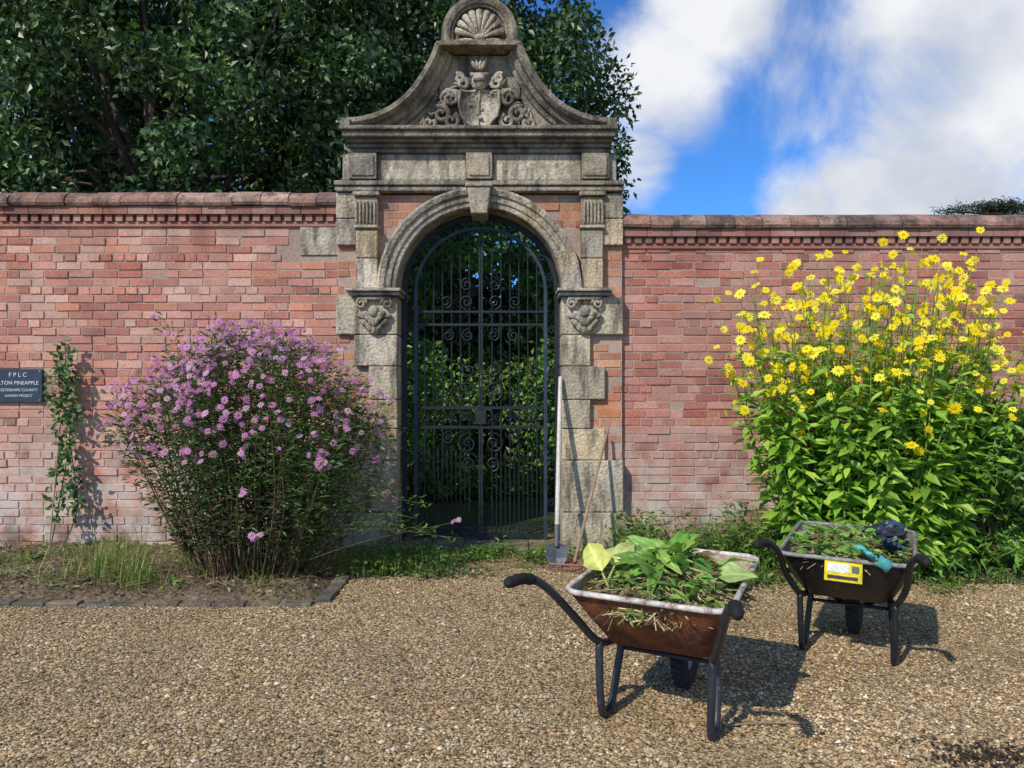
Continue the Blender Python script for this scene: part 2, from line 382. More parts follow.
# pediment
half=smoothpath([(1.19,3.80),(1.05,3.81),(.89,3.85),(.72,3.94),(.58,4.07),(.475,4.22),(.40,4.36),(.36,4.47)],6)
g=MB()
pc=(.30,.265,.205)
n=len(half)
for s in(-1,1):
    grid(g,np.array([[[XC+s*u,-.07,z-.03],[XC+s*u,-.07,3.745]] for u,z in half]),(.33,.29,.225))
    grid(g,np.array([[[XC+s*u,.3,z-.03],[XC+s*u,.3,3.745]] for u,z in half]),pc)
    tg=nrm(np.gradient(half,axis=0));nn=np.stack([-tg[:,1],tg[:,0]],1);nn*=np.sign(nn[:,1:2]+1e-6)*1
    nn[:, :]=np.where((nn[:,0:1]<0)&(nn[:,1:2]<0),-nn,nn)
    pr=[(-.13,-.072),(-.13,-.10),(-.10,-.12),(-.09,-.16),(-.05,-.18),(-.045,-.225),(-.02,-.26),(.02,-.26),(.028,-.2),(.03,.33),(-.1,.33)]
    G=np.array([[[XC+s*(u+a*nx),y,z+a*nz] for a,y in pr] for (u,z),(nx,nz) in zip(half,nn)]);grid(g,G,pc,closed=True)
    box(g,XC+s*1.12,XC+s*1.20,-.285,.33,3.747,3.81,pc)
grid(g,np.array([[[XC-.37,-.07,z],[XC+.37,-.07,z]] for z in(3.745,4.44)]),(.33,.29,.225))
g.obj('gable',M_stone,gate,smooth=False)
g=MB()
box(g,XC-.37,XC+.37,-.26,.3,4.455,4.49,pc);box(g,XC-.34,XC+.34,-.22,.3,4.49,4.52,pc)
zc_=4.635;R=.315;zb_=4.521
pts=[(-R,zb_)]+[(R*math.cos(a),zc_+R*math.sin(a)) for a in np.linspace(math.pi,0,25)]+[(R,zb_)]
pts=np.array(pts);m_=len(pts)
A=np.stack([XC+pts[:,0],np.full(m_,-.06),pts[:,1]],1);B=A.copy();B[:,1]=.2
k=np.arange(m_)
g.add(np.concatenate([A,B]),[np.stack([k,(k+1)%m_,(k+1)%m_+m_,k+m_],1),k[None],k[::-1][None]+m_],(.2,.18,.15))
rim=np.stack([XC+pts[:,0]*.94,np.full(m_,-.075),zc_+(pts[:,1]-zc_)*.95],1);tube(g,rim,.05,8,pc)
rim2=np.stack([XC+pts[:,0]*.78,np.full(m_,-.08),zc_+(pts[:,1]-zc_)*.8],1);tube(g,rim2,.016,8,pc)
for i in range(9):
    a=math.radians(14+i*19);r0,r1=.04,.215
    P=[(XC+r*math.cos(a),-.085-.03*math.sin((r-.04)/.18*2.6),4.59+r*math.sin(a)*1.1) for r in np.linspace(r0,r1,7)]
    tube(g,P,np.linspace(.009,.033,7),8,(.52,.46,.36))
ell(g,(XC,-.11,4.585),(.05,.04,.035),(.46,.41,.33));ell(g,(XC-.12,-.09,4.56),(.09,.03,.03),(.46,.41,.33));ell(g,(XC+.12,-.09,4.56),(.09,.03,.03),(.46,.41,.33))
g.obj('shell_finial',M_stone,gate,smooth=False,bevel=.004)
# armorial relief
g=MB();rcol=(.52,.46,.36)
sh=[(-.17,4.10),(-.18,3.98),(-.16,3.88),(-.09,3.80),(0,3.76),(.09,3.80),(.16,3.88),(.18,3.98),(.17,4.10),(.09,4.085),(0,4.10),(-.09,4.085)]
sh=np.array(sh);ns=len(sh);A=np.stack([XC+sh[:,0],np.full(ns,-.15),sh[:,1]],1);B=A.copy();B[:,1]=-.06;cen=np.array([[XC,-.185,3.95]])
k=np.arange(ns)
g.add(np.concatenate([A,B,cen]),[np.stack([k,(k+1)%ns,(k+1)%ns+ns,k+ns],1),np.stack([k,(k+1)%ns,np.full(ns,2*ns)],1)],rcol)
tube(g,np.concatenate([A,A[:1]]),.014,6,rcol)
tube(g,[(XC,-.185,4.08),(XC,-.195,3.95),(XC,-.155,3.78)],.006,6,rcol)
for k_ in range(7): ell(g,(XC+rng.uniform(-.11,.11),-.172,3.85+.036*k_),(.018,.015,.018),rcol,seg=8,rings=6)
ell(g,(XC,-.15,4.17),(.07,.08,.085),rcol);box(g,XC-.05,XC+.05,-.235,-.2,4.155,4.18,(.2,.19,.16))
tube(g,[(XC-.08,-.15,4.24),(XC+.08,-.15,4.24)],.02,8,rcol)
for a in(-.5,-.2,.1,.4): ell(g,(XC+.10*math.sin(a),-.14,4.30+.03*math.cos(a)),(.02,.03,.06),rcol,R=roty(a))
for s in(-1,1):
    for (cx,cz,r,tn,ph) in((.26,4.04,.085,1.5,0),(.34,3.90,.08,1.4,1),(.25,3.84,.07,1.3,2),(.15,4.17,.06,1.3,.5),(.45,3.82,.055,1.3,2.5),(.18,4.22,.045,1.2,1)):
        th=np.linspace(0,tn*2*math.pi,24);rr=r*(1-th/th[-1]*.85)
        P=np.stack([XC+s*(cx+rr*np.cos(th+ph)),-.10-.04*np.linspace(0,1,24),cz+rr*np.sin(th+ph)],1)
        tube(g,P,np.linspace(.028,.012,24),7,rcol)
    for k in range(30):
        t=rng.random();px=.17+.36*t+rng.uniform(-.03,.03);pz=4.17-.38*t+rng.uniform(-.07,.05)
        ell(g,(XC+s*px,-.095,max(pz,3.78)),(.014,.035,.045),rcol,seg=8,rings=6,R=roty(rng.uniform(-1.5,1.5)))
g.obj('armorial_relief',M_stone,gate,smooth=True)

# ---------------------------------------------------------------- iron gate
g=MB();ic=(.012,.017,.024);Y=.16;bc=(.028,.042,.065)
ZG=ZA
def flat(pts,w,d=.012,col=ic):
    P=np.asarray(pts,float);T=nrm(np.gradient(P,axis=0));Nn=np.stack([-T[:,2],T[:,1]*0,T[:,0]],1)
    a=P+Nn*w/2;b=P-Nn*w/2;o=np.array([0,d,0])
    G=np.stack([a-o,b-o,b+o,a+o],1);grid(g,G,col,closed=True)
for r,w in((.70,.04),(.60,.028)):
    a=np.linspace(0,math.pi,41);flat(np.stack([XC+r*np.cos(a),np.full(41,Y),ZG+r*np.sin(a)*.985],1),w,.018,bc if r<.65 else ic)
for s in(-1,1):
    flat([(XC+s*.705,Y,.02),(XC+s*.705,Y,ZG)],.04,.02);flat([(XC+s*.60,Y,.06),(XC+s*.60,Y,ZG)],.032,.018,bc)
    flat([(XC+s*.011,Y,.06),(XC+s*.011,Y,ZG+.59)],.017,.012)
for z,w in((.1,.035),(.17,.02),(1.10,.026),(1.28,.026),(2.05,.024),(2.17,.02)): flat([(XC-.6,Y,z),(XC+.6,Y,z)],w,.014)
us=np.arange(.105,.6,.083)
for s in(-1,1):
    for u in us:
        x=XC+s*u;zt=ZG+math.sqrt(.6**2-u*u)*.985
        tube(g,[(x,Y,.1),(x,Y,zt)],.0068,6,ic)
        u2=u+.041
        if u2<.58:
            tube(g,[(XC+s*u2,Y,.1),(XC+s*u2,Y,.80)],.005,6,ic);tube(g,[(XC+s*u2,Y,.78),(XC+s*u2,Y,.84),(XC+s*u2,Y,.9)],[.004,.014,.001],6,ic)
    def spiral(cx,cz,r,t0,turn,rad=.008,sg=1):
        th=np.linspace(0,abs(turn)*2*math.pi,30);rr=r*(1-.8*th/th[-1]);ang=t0+sg*th
        tube(g,np.stack([XC+s*(cx+rr*np.cos(ang)),np.full(30,Y-.012),cz+rr*np.sin(ang)],1),rad,5,ic)
    for k,u in enumerate(np.arange(.085,.6,.085)):
        spiral(u,1.19,.04,math.pi/2,1.3,.006,1 if k%2 else -1)
    for cx,cz,r,t0,sg in((.12,1.44,.095,-1.57,1),(.11,1.63,.07,1.57,-1),(.12,.95,.095,1.57,-1),(.11,.76,.07,-1.57,1),(.30,1.38,.06,-1.57,1),(.30,1.0,.06,1.57,-1),
                          (.13,2.26,.07,-1.57,1),(.13,2.42,.06,1.57,-1),(.32,2.26,.06,-1.57,-1),(.12,1.95,.06,1.57,-1),(.3,1.95,.055,1.57,1)):
        spiral(cx,cz,r,t0,1.5,.0075,sg)
    for a in np.radians([12,30,48,66,82]):
        spiral(.655*math.cos(a),ZG+.65*math.sin(a),.043,a,1.3,.006,1)
    for z in(.4,.8,1.2,1.6,2.0): spiral(.655,z,.04,0,1.3,.006,1)
    for z in np.arange(.3,2.2,.4): tube(g,[(XC+s*.6,Y,z),(XC+s*.72,Y,z)],.008,6,ic)
box(g,XC-.05,XC+.05,Y-.035,Y+.03,1.13,1.26,(.02,.02,.022))
g.obj('wrought_iron_gate',M_iron,None,smooth=False)
mb=MB();
for i in range(5):
    x=XC-.735+i*.294;box(mb,x+.003,x+.291,-.16,.43,-.02,.055,sc_()*.6)
mb.obj('stone_threshold',M_stone,bevel=.008)

# ---------------------------------------------------------------- edging
mb=MB();x=-9
while x<-1.4:
    l=.225;box(mb,x+.004,x+l-.004,-1.72+rng.normal(0,.005),-1.63,-.03,.022+rng.normal(0,.005),pick([(.13,.12,.125),(.17,.155,.15),(.2,.15,.13),(.16,.14,.1)],1)[0]);x+=l
y=-1.63
while y<-1.0:
    box(mb,x-.0,x+.105,y+.004,y+.221,-.03,.02+rng.normal(0,.005),pick([(.13,.12,.125),(.17,.15,.14)],1)[0]);y+=.225
mb.obj('brick_edging',M_stone,bevel=.008)

# ---------------------------------------------------------------- foliage
def clumps(mb,cs,rs,per,L,W,cols,p=None,mi=0,shell=.55,tm=T_D,up=.5):
    cs=np.asarray(cs);n=len(cs)
    for i in range(n):
        m=int(per*(rs[i]/np.mean(rs))**2)
        d=nrm(rng.normal(size=(m,3)));rad=rs[i]*(shell+(1-shell)*rng.random(m))
        Pn=cs[i]+d*rad[:,None]*np.array([1,1,.8])
        Nn=nrm(d*.8+rng.normal(size=(m,3))*.55+np.array([0,0,up]))
        D=nrm(rng.normal(size=(m,3))*.8+d*.3+np.array([0,0,-.35]))
        C=pick(cols,m,.3,p)*rng.uniform(.6,1.3)
        scatter(mb,Pn,D,Nn,L*rng.uniform(.6,1.25,m),W*rng.uniform(.7,1.2,m),C,tm,mi)
def tree(name,base,crown,nc,cr,per,L,W,cols,p=None,tr=.18,keep=None,extra=None):
    mb=MB();c,R=np.array(crown[0]),np.array(crown[1])
    d=nrm(rng.normal(size=(nc*2,3)));r=rng.uniform(.35,1,nc*2)**.6
    P=c+d*R*r[:,None]
    if keep is not None: P=P[keep(P)]
    P=P[:nc]
    if extra is not None: P=np.concatenate([P,extra])
    b=np.array(base,float);top=c+np.array([0,0,-R[2]*.2])
    tp=smoothpath([b,b*.6+top*.4+rng.normal(0,.12,3),top],6);tube(mb,tp,np.linspace(tr,tr*.5,len(tp)),9,(.09,.07,.05),1)
    for q in P[::max(1,len(P)//28)]:
        st=tp[rng.integers(len(tp)//2,len(tp))];mm=(st+q)/2+rng.normal(0,.15,3)
        bp=smoothpath([st,mm,q],4);tube(mb,bp,np.linspace(tr*.35,.012,len(bp)),6,(.10,.08,.06),1)
    clumps(mb,P,rng.uniform(.6,1.3,len(P))*cr,per,L,W,cols,p,0)
    return mb.obj(name,[M_gloss,M_bark])
GT=[(.055,.115,.038),(.08,.15,.05),(.035,.075,.027),(.12,.19,.06),(.19,.25,.10)]
PG=[.3,.3,.18,.15,.07]
tree('broadleaf_tree',(-4.6,3.0,0),((-4.6,2.9,5.2),(3.6,1.7,3.1)),300,.42,175,.105,.066,GT,PG,keep=lambda P:(P[:,1]<3.9))
ex=np.array([(1.25+rng.normal(0,.13),4.1+rng.normal(0,.2),z) for z in np.linspace(3.6,5.0,10)])
tree('broadleaf_tree',(-1.8,4.5,0),((-1.40,4.2,5.3),(2.95,1.9,3.3)),260,.45,170,.11,.065,GT,PG,keep=lambda P:(P[:,1]<5.2)&(P[:,2]>3.2),extra=ex)
tree('broadleaf_tree',(-8.5,5,0),((-8.5,5,5),(4,2.2,4)),150,.6,150,.16,.1,GT,PG)
tree('broadleaf_tree',(-5,8.5,0),((-4.5,8,6),(5,2,5)),170,.8,140,.24,.15,[(.02,.045,.012),(.035,.065,.018)],None)
def shrubbery():
    mb=MB();P=[]
    for i in range(200):
        x=rng.uniform(-4.5,4.0)-.3;z=rng.uniform(.05,3.4);y=rng.uniform(4.4,6.4)+abs(z-1)*.1
        P.append((x,y,z))
    for i in range(60): P.append((rng.uniform(-3,2.6),rng.uniform(2.6,4.6),rng.uniform(.0,.3)))
    for i in range(24): 
        z=rng.uniform(.3,1.9);P.append((-1.0+rng.normal(0,.25),rng.uniform(2.2,3.6),z))
        P.append((.55+rng.normal(0,.25),rng.uniform(2.4,3.8),z*.9))
    clumps(mb,P,rng.uniform(.22,.48,len(P)),110,.11,.06,[(.085,.18,.03),(.13,.25,.045),(.05,.11,.022),(.20,.32,.06)],None)
    P=[(rng.uniform(-6,3.2),rng.uniform(7,8),rng.uniform(0,3.3)) for _ in range(230)]
    clumps(mb,P,rng.uniform(.5,.9,len(P)),120,.25,.17,[(.025,.055,.013),(.038,.07,.018)],None)
    for i in range(7):
        x=rng.uniform(-3,2.5);y=rng.uniform(5,6.2);tp=smoothpath([(x,y,0),(x+rng.normal(0,.2),y,1.7),(x+rng.normal(0,.4),y,3.6)],5);tube(mb,tp,np.linspace(.05,.03,len(tp)),7,(.06,.05,.035),1)
    mb.obj('shrubbery',[M_gloss,M_bark])
    mb=MB();P=[]
    for a in np.linspace(.1,math.pi-.1,30):
        P.append((XC+(.70+rng.uniform(-.2,.12))*math.cos(a),.75+rng.uniform(-.1,.3),ZA+(.64+rng.uniform(-.34,.12))*math.sin(a)))
    for z in np.linspace(.8,2.4,10):
        P.append((XC-.72+rng.uniform(-.05,.15),.85,z));P.append((XC+.76+rng.uniform(-.15,.05),.85,z))
    clumps(mb,P,rng.uniform(.1,.2,len(P)),45,.075,.06,[(.10,.23,.04),(.16,.32,.055),(.05,.12,.025)],None)
    for s in(-1,1): tube(mb,smoothpath([(XC+s*.9,.7,0),(XC+s*.85,.75,1.5),(XC+s*.6,.85,2.9)],5),.02,5,(.08,.06,.04),1)
    mb.obj('climbing_ivy',[M_leaf,M_bark])
shrubbery()
mb=MB();tube(mb,[(22,26,0),(22,26,9.6)],[.35,.08],8,(.08,.06,.05),1)
P=[]
for k in range(16):
    zc0=rng.uniform(5,9.4);a=rng.uniform(0,6.28);l=(10.6-zc0)*.55+1.2
    e=np.array([22+l*math.cos(a),26+l*.6*math.sin(a),zc0+.2]);tube(mb,[(22,26,zc0-.3),e],[.08,.02],5,(.08,.06,.05),1)
    for t in np.linspace(.25,1,9): P.append(np.array([22,26,zc0])*(1-t)+e*t+rng.normal(0,.25,3)*[1,1,.2])
for x in np.linspace(19.3,22,12): P.append((x,26,9.15+rng.normal(0,.06)+.14*(x-19.3)))
cs=np.array(P);tube(mb,[(19.2,26,9.1),(22,26,9.0)],[.02,.07],5,(.08,.06,.05),1)
for c in cs:
    m=60;Pn=c+rng.normal(0,1,(m,3))*np.array([.42,.35,.08]);D=nrm(rng.normal(size=(m,3))*[1,1,.5]);scatter(mb,Pn,D,nrm(rng.normal(size=(m,3))*.5+[0,0,1]),.22,.04,pick([(.03,.055,.03),(.05,.08,.045)],m,.2),T_D,0)
mb.obj('cedar_tree',[M_leaf,M_bark])

def blades(mb,cx,cy,n,spread,h,w,cols,mi=0,lean=.5,z0=0.02,p=None):
    b=np.stack([rng.normal(cx,spread,n),rng.normal(cy,spread*.5,n),np.full(n,z0)],1)
    d=rng.normal(size=(n,2))*lean;H=h*rng.uniform(.4,1.15,n)
    side=nrm(np.stack([-d[:,1],d[:,0],np.zeros(n)],1)+1e-3);W=w*rng.uniform(.6,1.3,n)
    rows=[]
    for t,ww in((0,.8),(.4,1),(.75,.7),(1,.05)):
        c=b+np.stack([d[:,0]*H*t*t,d[:,1]*H*t*t,H*(t-.25*t*t*np.hypot(d[:,0],d[:,1]))],1)
        rows+= [c-side*(W*ww/2)[:,None],c+side*(W*ww/2)[:,None]]
    V=np.stack(rows,1);F=np.array([[0,1,3,2],[2,3,5,4],[4,5,7,6]])
    FF=(F[None]+(np.arange(n)*8)[:,None,None]).reshape(-1,4)
    mb.add(V.reshape(-1,3),[FF],np.repeat(pick(cols,n,.25,p),8,axis=0),mi)
def rosette(mb,cx,cy,n,sp,h,L,W,cols,mi=0,tm=T_B,z0=.02):
    Pn=np.stack([rng.normal(cx,sp,n),rng.normal(cy,sp*.5,n),z0+h*rng.random(n)**1.3],1)
    a=rng.uniform(0,2*math.pi,n);D=np.stack([np.cos(a),np.sin(a),rng.uniform(-.1,.9,n)],1)
    N_=nrm(rng.normal(size=(n,3))*.4+np.array([0,-.3,1]))
    scatter(mb,Pn,D,N_,L*rng.uniform(.5,1.2,n),W*rng.uniform(.6,1.2,n),pick(cols,n,.25),tm,mi)
GC=[(.09,.18,.03),(.13,.24,.04),(.06,.13,.025),(.2,.27,.06)]
mb=MB()
for i in range(46):
    x=rng.uniform(.95,3.0);y=rng.uniform(-.9,-.15)
    rosette(mb,x,y,int(rng.uniform(50,100)),.12,rng.uniform(.15,.5),.075,.028,GC);blades(mb,x,y,20,.1,rng.uniform(.2,.55),.007,GC)
for i in range(30):
    x=rng.uniform(3.0,8);y=rng.uniform(-.9,-.15)
    rosette(mb,x,y,60,.15,.3,.08,.035,GC)
for i in range(60):
    x=rng.uniform(-1.3,1.0);y=rng.uniform(-.55,-.2);rosette(mb,x,y,20,.08,.05+.08*rng.random(),.05,.028,GC);blades(mb,x,y,16,.07,.1,.005,GC)
for i in range(70):
    x=rng.uniform(.8,6.5);y=-1.12+rng.normal(0,.16);rosette(mb,x,y,20,.1,.07,.05,.025,GC);blades(mb,x,y,14,.08,.1,.005,GC)
for i in range(24):
    x=rng.uniform(-1.35,-.5);y=rng.uniform(-1.05,-.5);rosette(mb,x,y,30,.08,.12,.06,.03,GC);blades(mb,x,y,26,.08,.18,.006,GC)
for i in range(26):
    x=rng.uniform(-1.2,.9);y=rng.uniform(-1.0,-.6);rosette(mb,x,y,6,.05,.03,.04,.02,GC);blades(mb,x,y,7,.06,.06,.004,GC)
mb.obj('weeds',M_leaf)
mb=MB()
YG=[(.26,.32,.08),(.18,.28,.06),(.35,.33,.14),(.12,.2,.04)]
blades(mb,-3.0,-1.15,200,.16,.40,.006,YG,lean=.7);blades(mb,-2.72,-1.35,90,.1,.3,.006,YG)
blades(mb,-3.35,-.5,90,.2,.3,.005,YG,lean=.7)
for i in range(90):
    x=rng.uniform(-6,-1.5);y=rng.uniform(-1.6,-.1);blades(mb,x,y,18,.09,rng.uniform(.05,.25),.005,YG,lean=.8)
for i in range(60):
    x=rng.uniform(-5.5,-1.5);y=rng.uniform(-1.5,-.1);rosette(mb,x,y,18,.08,.07,.06,.03,GC)
mb.obj('grass_clump',M_leaf)
mb=MB();n=2200
Pn=np.stack([rng.uniform(-6,-1.4,n),rng.uniform(-1.6,-.05,n),rng.uniform(.05,.08,n)],1)
a=rng.uniform(0,6.28,n);scatter(mb,Pn,np.stack([np.cos(a),np.sin(a),rng.normal(0,.25,n)],1),nrm(rng.normal(size=(n,3))*.3+[0,0,1]),rng.uniform(.02,.07,n),.018,pick([(.28,.21,.13),(.18,.12,.07),(.46,.38,.26),(.1,.07,.045)],n,.2),T_D)
n=420
Pn=np.stack([rng.uniform(-3.4,4,n),-1.2-3*rng.random(n)**1.5,np.full(n,.013)],1)
a=rng.uniform(0,6.28,n);scatter(mb,Pn,np.stack([np.cos(a),np.sin(a),rng.normal(0,.1,n)],1),nrm(rng.normal(size=(n,3))*.25+[0,0,1]),rng.uniform(.015,.045,n),.015,pick([(.25,.18,.1),(.13,.085,.05),(.4,.3,.12),(.12,.16,.04)],n,.2),T_D)
n=260
Pn=np.stack([rng.normal(.9,.45,n),rng.normal(-3.05,.35,n),np.full(n,.014)],1)
a=rng.uniform(0,6.28,n);scatter(mb,Pn,np.stack([np.cos(a),np.sin(a),rng.normal(0,.1,n)],1),nrm(rng.normal(size=(n,3))*.25+[0,0,1]),rng.uniform(.015,.04,n),.010,pick([(.25,.18,.1),(.12,.2,.04),(.3,.26,.12)],n,.2),T_D)
n=300
Pn=np.stack([rng.normal(1.9,.14,n),rng.normal(-3.75,.07,n),np.full(n,.014)],1)
a=rng.uniform(0,6.28,n);scatter(mb,Pn,np.stack([np.cos(a),np.sin(a),rng.normal(0,.1,n)],1),nrm(rng.normal(size=(n,3))*.25+[0,0,1]),rng.uniform(.015,.035,n),.016,pick([(.06,.045,.03),(.1,.07,.04)],n,.2),T_D)
for i in range(160):
    x=rng.uniform(-5,-1.4);y=rng.uniform(-1.5,-.1);a=rng.uniform(0,3.14);l=rng.uniform(.06,.25);tube(mb,[(x,y,.06),(x+l*math.cos(a),y+l*math.sin(a),.085)],.003,4,(.30,.24,.16))
for i in range(60):
    x=rng.uniform(-2.5,2.8);y=rng.uniform(-3.9,-1.4);a=rng.uniform(0,3.14);l=rng.uniform(.02,.09);tube(mb,[(x,y,.012),(x+l*math.cos(a),y+l*math.sin(a),.014)],.002,4,(.18,.12,.07))
mb.obj('leaf_litter',M_leaf)
mb=MB();tube(mb,smoothpath([(.93,-3.48,.012),(1.08,-3.47,.02),(1.32,-3.45,.01)],4),.005,5,(.3,.22,.13));mb.obj('twig',M_bark)

# --- aster bush
def aster():
    mb=MB();cx,cy=-1.95,-1.05;ends=[];LP=[];LD=[];LN=[];LC=[];LL=[]
    N=190
    for i in range(N):
        a=rng.uniform(0,2*math.pi);q=math.sqrt(rng.random())
        bx=cx+.42*q*math.cos(a)+rng.normal(0,.04);by=cy+.2*q*math.sin(a)
        ex=cx+1.03*q*math.cos(a)+.03+rng.normal(0,.04);ey=cy+.62*q*math.sin(a)
        ez=1.83-.58*q**3.0+rng.normal(0,.09)
        if ex>cx+.45: ez-=.16
        mx=bx*.5+ex*.5;my=by*.5+ey*.5
        P=smoothpath([(bx,by,.02),(mx+rng.normal(0,.06),my+rng.normal(0,.04),ez*.5),(ex,ey,ez)],6)
        tube(mb,P,np.linspace(.0055,.002,len(P)),4,(.15,.10,.055) if i%2 else (.09,.095,.04),1)
        ends.append((ex,ey,ez,q,a))
        m=115
        t=.16+.84*rng.random(m)**.8;idx=t*(len(P)-1);i0=np.minimum(idx.astype(int),len(P)-2);f=(idx-i0)[:,None]
        Q=P[i0]*(1-f)+P[i0+1]*f
        aa=rng.uniform(0,2*math.pi,m)
        D=np.stack([np.cos(aa),np.sin(aa),rng.uniform(-.3,.8,m)],1)
        off=nrm(D)*(rng.random(m)**.7*.13*np.clip((t-.25)*3,0,1))[:,None]
        LP.append(Q+off);LD.append(D);LN.append(nrm(rng.normal(size=(m,3))*.5+[0,-.2,1]))
        C=pick([(.075,.14,.04),(.10,.18,.05),(.045,.085,.028),(.14,.20,.07)],m,.25)
        br=(t<.42)&(rng.random(m)<.6);C[br]=pick([(.15,.10,.055),(.09,.065,.04)],int(br.sum()))
        LC.append(C);LL.append(np.where(t<.5,.065,.06)*rng.uniform(.6,1.25,m))
    scatter(mb,np.concatenate(LP),np.concatenate(LD),np.concatenate(LN),np.concatenate(LL),np.concatenate(LL)*.27,np.concatenate(LC),T_D,0)
    tm=daisy(11,1,.15,.27);FP=[];FN=[]
    for ex,ey,ez,q,a in ends:
        k=rng.integers(2,8) if ex<cx+.45 else rng.integers(0,5)
        for j in range(k):
            o=rng.normal(0,1,3)*np.array([.07,.07,.05]);p=np.array([ex,ey,ez+.02])+o
            base=np.array([ex,ey,ez-.12]);tube(mb,[base,p],.0015,3,(.08,.11,.04),1,caps=False)
            FP.append(p);out=np.array([math.cos(a)*q*.6,math.sin(a)*q*.6-.6,.7]);FN.append(nrm(out+rng.normal(0,.35,3)))
    for i in range(135):
        a=rng.uniform(math.pi*.85,math.pi*1.6) if i<110 else rng.uniform(1.6*math.pi,1.95*math.pi);z=rng.uniform(.98,1.62)
        p=np.array([cx+.98*math.cos(a),cy+.60*math.sin(a),z])+rng.normal(0,.05,3)
        FP.append(p);FN.append(nrm(np.array([math.cos(a)*.5,-.8,.4])+rng.normal(0,.3,3)))
    for (x,z,yy) in((-1.36,.95,-1.5),(-1.32,.90,-1.5),(-1.36,1.0,-1.45),(-1.25,1.25,-1.4),(-1.85,.75,-1.6),(-1.80,.45,-1.6),(-.93,.68,-1.2),(-.44,.46,-1.15)):
        p=np.array([x,yy,z]);tube(mb,smoothpath([(-1.75,-1.15,.1),((x-1.75)/2,-1.3,z*.75),tuple(p)],5),.003,4,(.09,.1,.04),1)
        for j in range(4 if x<-.6 else 2): FP.append(p+rng.normal(0,.025,3));FN.append(nrm(np.array([0,-.8,.5])+rng.normal(0,.3,3)))
    n=len(FP);cp=pick([(.54,.20,.48),(.62,.28,.56),(.44,.15,.42),(.66,.38,.60)],n,.15);cc=pick([(.55,.38,.05),(.4,.22,.05)],n)
    flowers(mb,np.array(FP),np.array(FN),rng.uniform(.024,.040,n),cp,cc,tm,2)
    for (x0,z1) in((-1.2,.6),(-1.05,.5),(-.9,.45),(-1.1,.7),(-1.3,.8)):
        P=smoothpath([(-1.6,-1.2,.2),((x0-1.3)/2,-1.25,z1*.95),(x0+.45,-1.25,z1-.08)],6);tube(mb,P,.003,4,(.09,.1,.04),1)
        m=90;i0=rng.integers(2,len(P),m);aa=rng.uniform(0,6.28,m);scatter(mb,P[i0]+rng.normal(0,.025,(m,3)),np.stack([np.cos(aa),np.sin(aa),rng.random(m)],1),nrm(rng.normal(size=(m,3))*.4+[0,0,1]),.055,.014,pick(GC,m),T_D,0)
    mb.obj('aster_bush',[M_leaf,M_bark,M_petal])
aster()
# --- sunflower plant
def helianthus():
    mb=MB();cx,cy=2.74,-.95;FP=[];FN=[]
    SG=[(.21,.38,.035),(.27,.46,.05),(.14,.28,.03),(.36,.52,.07)]
    N=135
    for i in range(N):
        a=rng.uniform(0,2*math.pi);q=math.sqrt(rng.random());bx=cx+.55*q*math.cos(a);by=cy+.24*q*math.sin(a)
        ex=cx+1.18*q*math.cos(a)+rng.normal(0,.09);ey=cy+.65*q*math.sin(a)-.05;ez=2.36-.48*q*q+rng.normal(0,.16)
        bow=rng.normal(0,.07)
        P=smoothpath([(bx,by,.02),(bx*.45+ex*.55+bow,by*.5+ey*.5,ez*.5),(ex,ey,ez)],7)
        tube(mb,P,np.linspace(.008,.0025,len(P)),5,(.18,.26,.06),1)
        m=64
        t=.08+.84*(np.arange(m)/m)**.95;idx=t*(len(P)-1);i0=np.minimum(idx.astype(int),len(P)-2);f=(idx-i0)[:,None];Q=P[i0]*(1-f)+P[i0+1]*f
        aa=np.arange(m)*(math.pi*1.0)+(np.arange(m)//2)*1.6+rng.uniform(0,.8,m)
        zl=Q[:,2];zt=1.62-.25*q;keep=rng.random(m)<np.where(zl<zt,1.,np.where(zl<zt+.35,.45,.18))
        Q=Q[keep];aa=aa[keep];tt=t[keep];mm=len(Q)
        D=np.stack([np.cos(aa),np.sin(aa)-.15,rng.uniform(-.6,.5,mm)],1)
        Ls=.165*(1.15-.68*tt)*rng.uniform(.7,1.3,mm)
        scatter(mb,Q,D,nrm(rng.normal(size=(mm,3))*.35+[0,-.3,1]),Ls,Ls*.42,pick(SG,mm,.25),T_B,0)
        k=rng.integers(3,8)
        for j in range(k):
            tl=rng.uniform(.62,1) if j else 1.;b=P[min(len(P)-1,int(tl*(len(P)-1)))]
            p=b+np.array([rng.normal(0,.11),rng.normal(0,.08)-.03,rng.uniform(.02,.17)])
            tube(mb,[b-[0,0,.1],p-[0,0,.004]],.0018,3,(.15,.21,.05),1,caps=False)
            FP.append(p);FN.append(nrm(np.array([-.2,-.75,.5])+rng.normal(0,.45,3)))
    n=len(FP);tm=daisy(11,1,.21,.2)
    flowers(mb,np.array(FP),np.array(FN),rng.uniform(.028,.050,n),pick([(.88,.72,.02),(.90,.80,.08),(.85,.64,.01)],n,.07),pick([(.78,.52,.02),(.66,.45,.02)],n),tm,2)
    mb.obj('sunflower_plant',[M_leaf,M_bark,M_petal])
helianthus()
mb=MB();P=[(rng.normal(3.95,.28),rng.uniform(-1.2,-.6),rng.uniform(.15,1.3)) for _ in range(60)]
P+=[(rng.uniform(2.1,4.6),rng.uniform(-1.1,-.4),rng.uniform(.1,.4)) for _ in range(40)]
clumps(mb,P,rng.uniform(.12,.22,len(P)),60,.12,.034,[(.10,.22,.035),(.14,.28,.045),(.20,.34,.06)],None,0)
for i in range(25):
    x=rng.normal(3.95,.3);tube(mb,[(3.95+(x-3.95)*.4,-.9,0),(x,-.9+rng.normal(0,.1),rng.uniform(.8,1.4))],.005,4,(.12,.1,.05),1)
mb.obj('leafy_shrub',[M_leaf,M_bark])
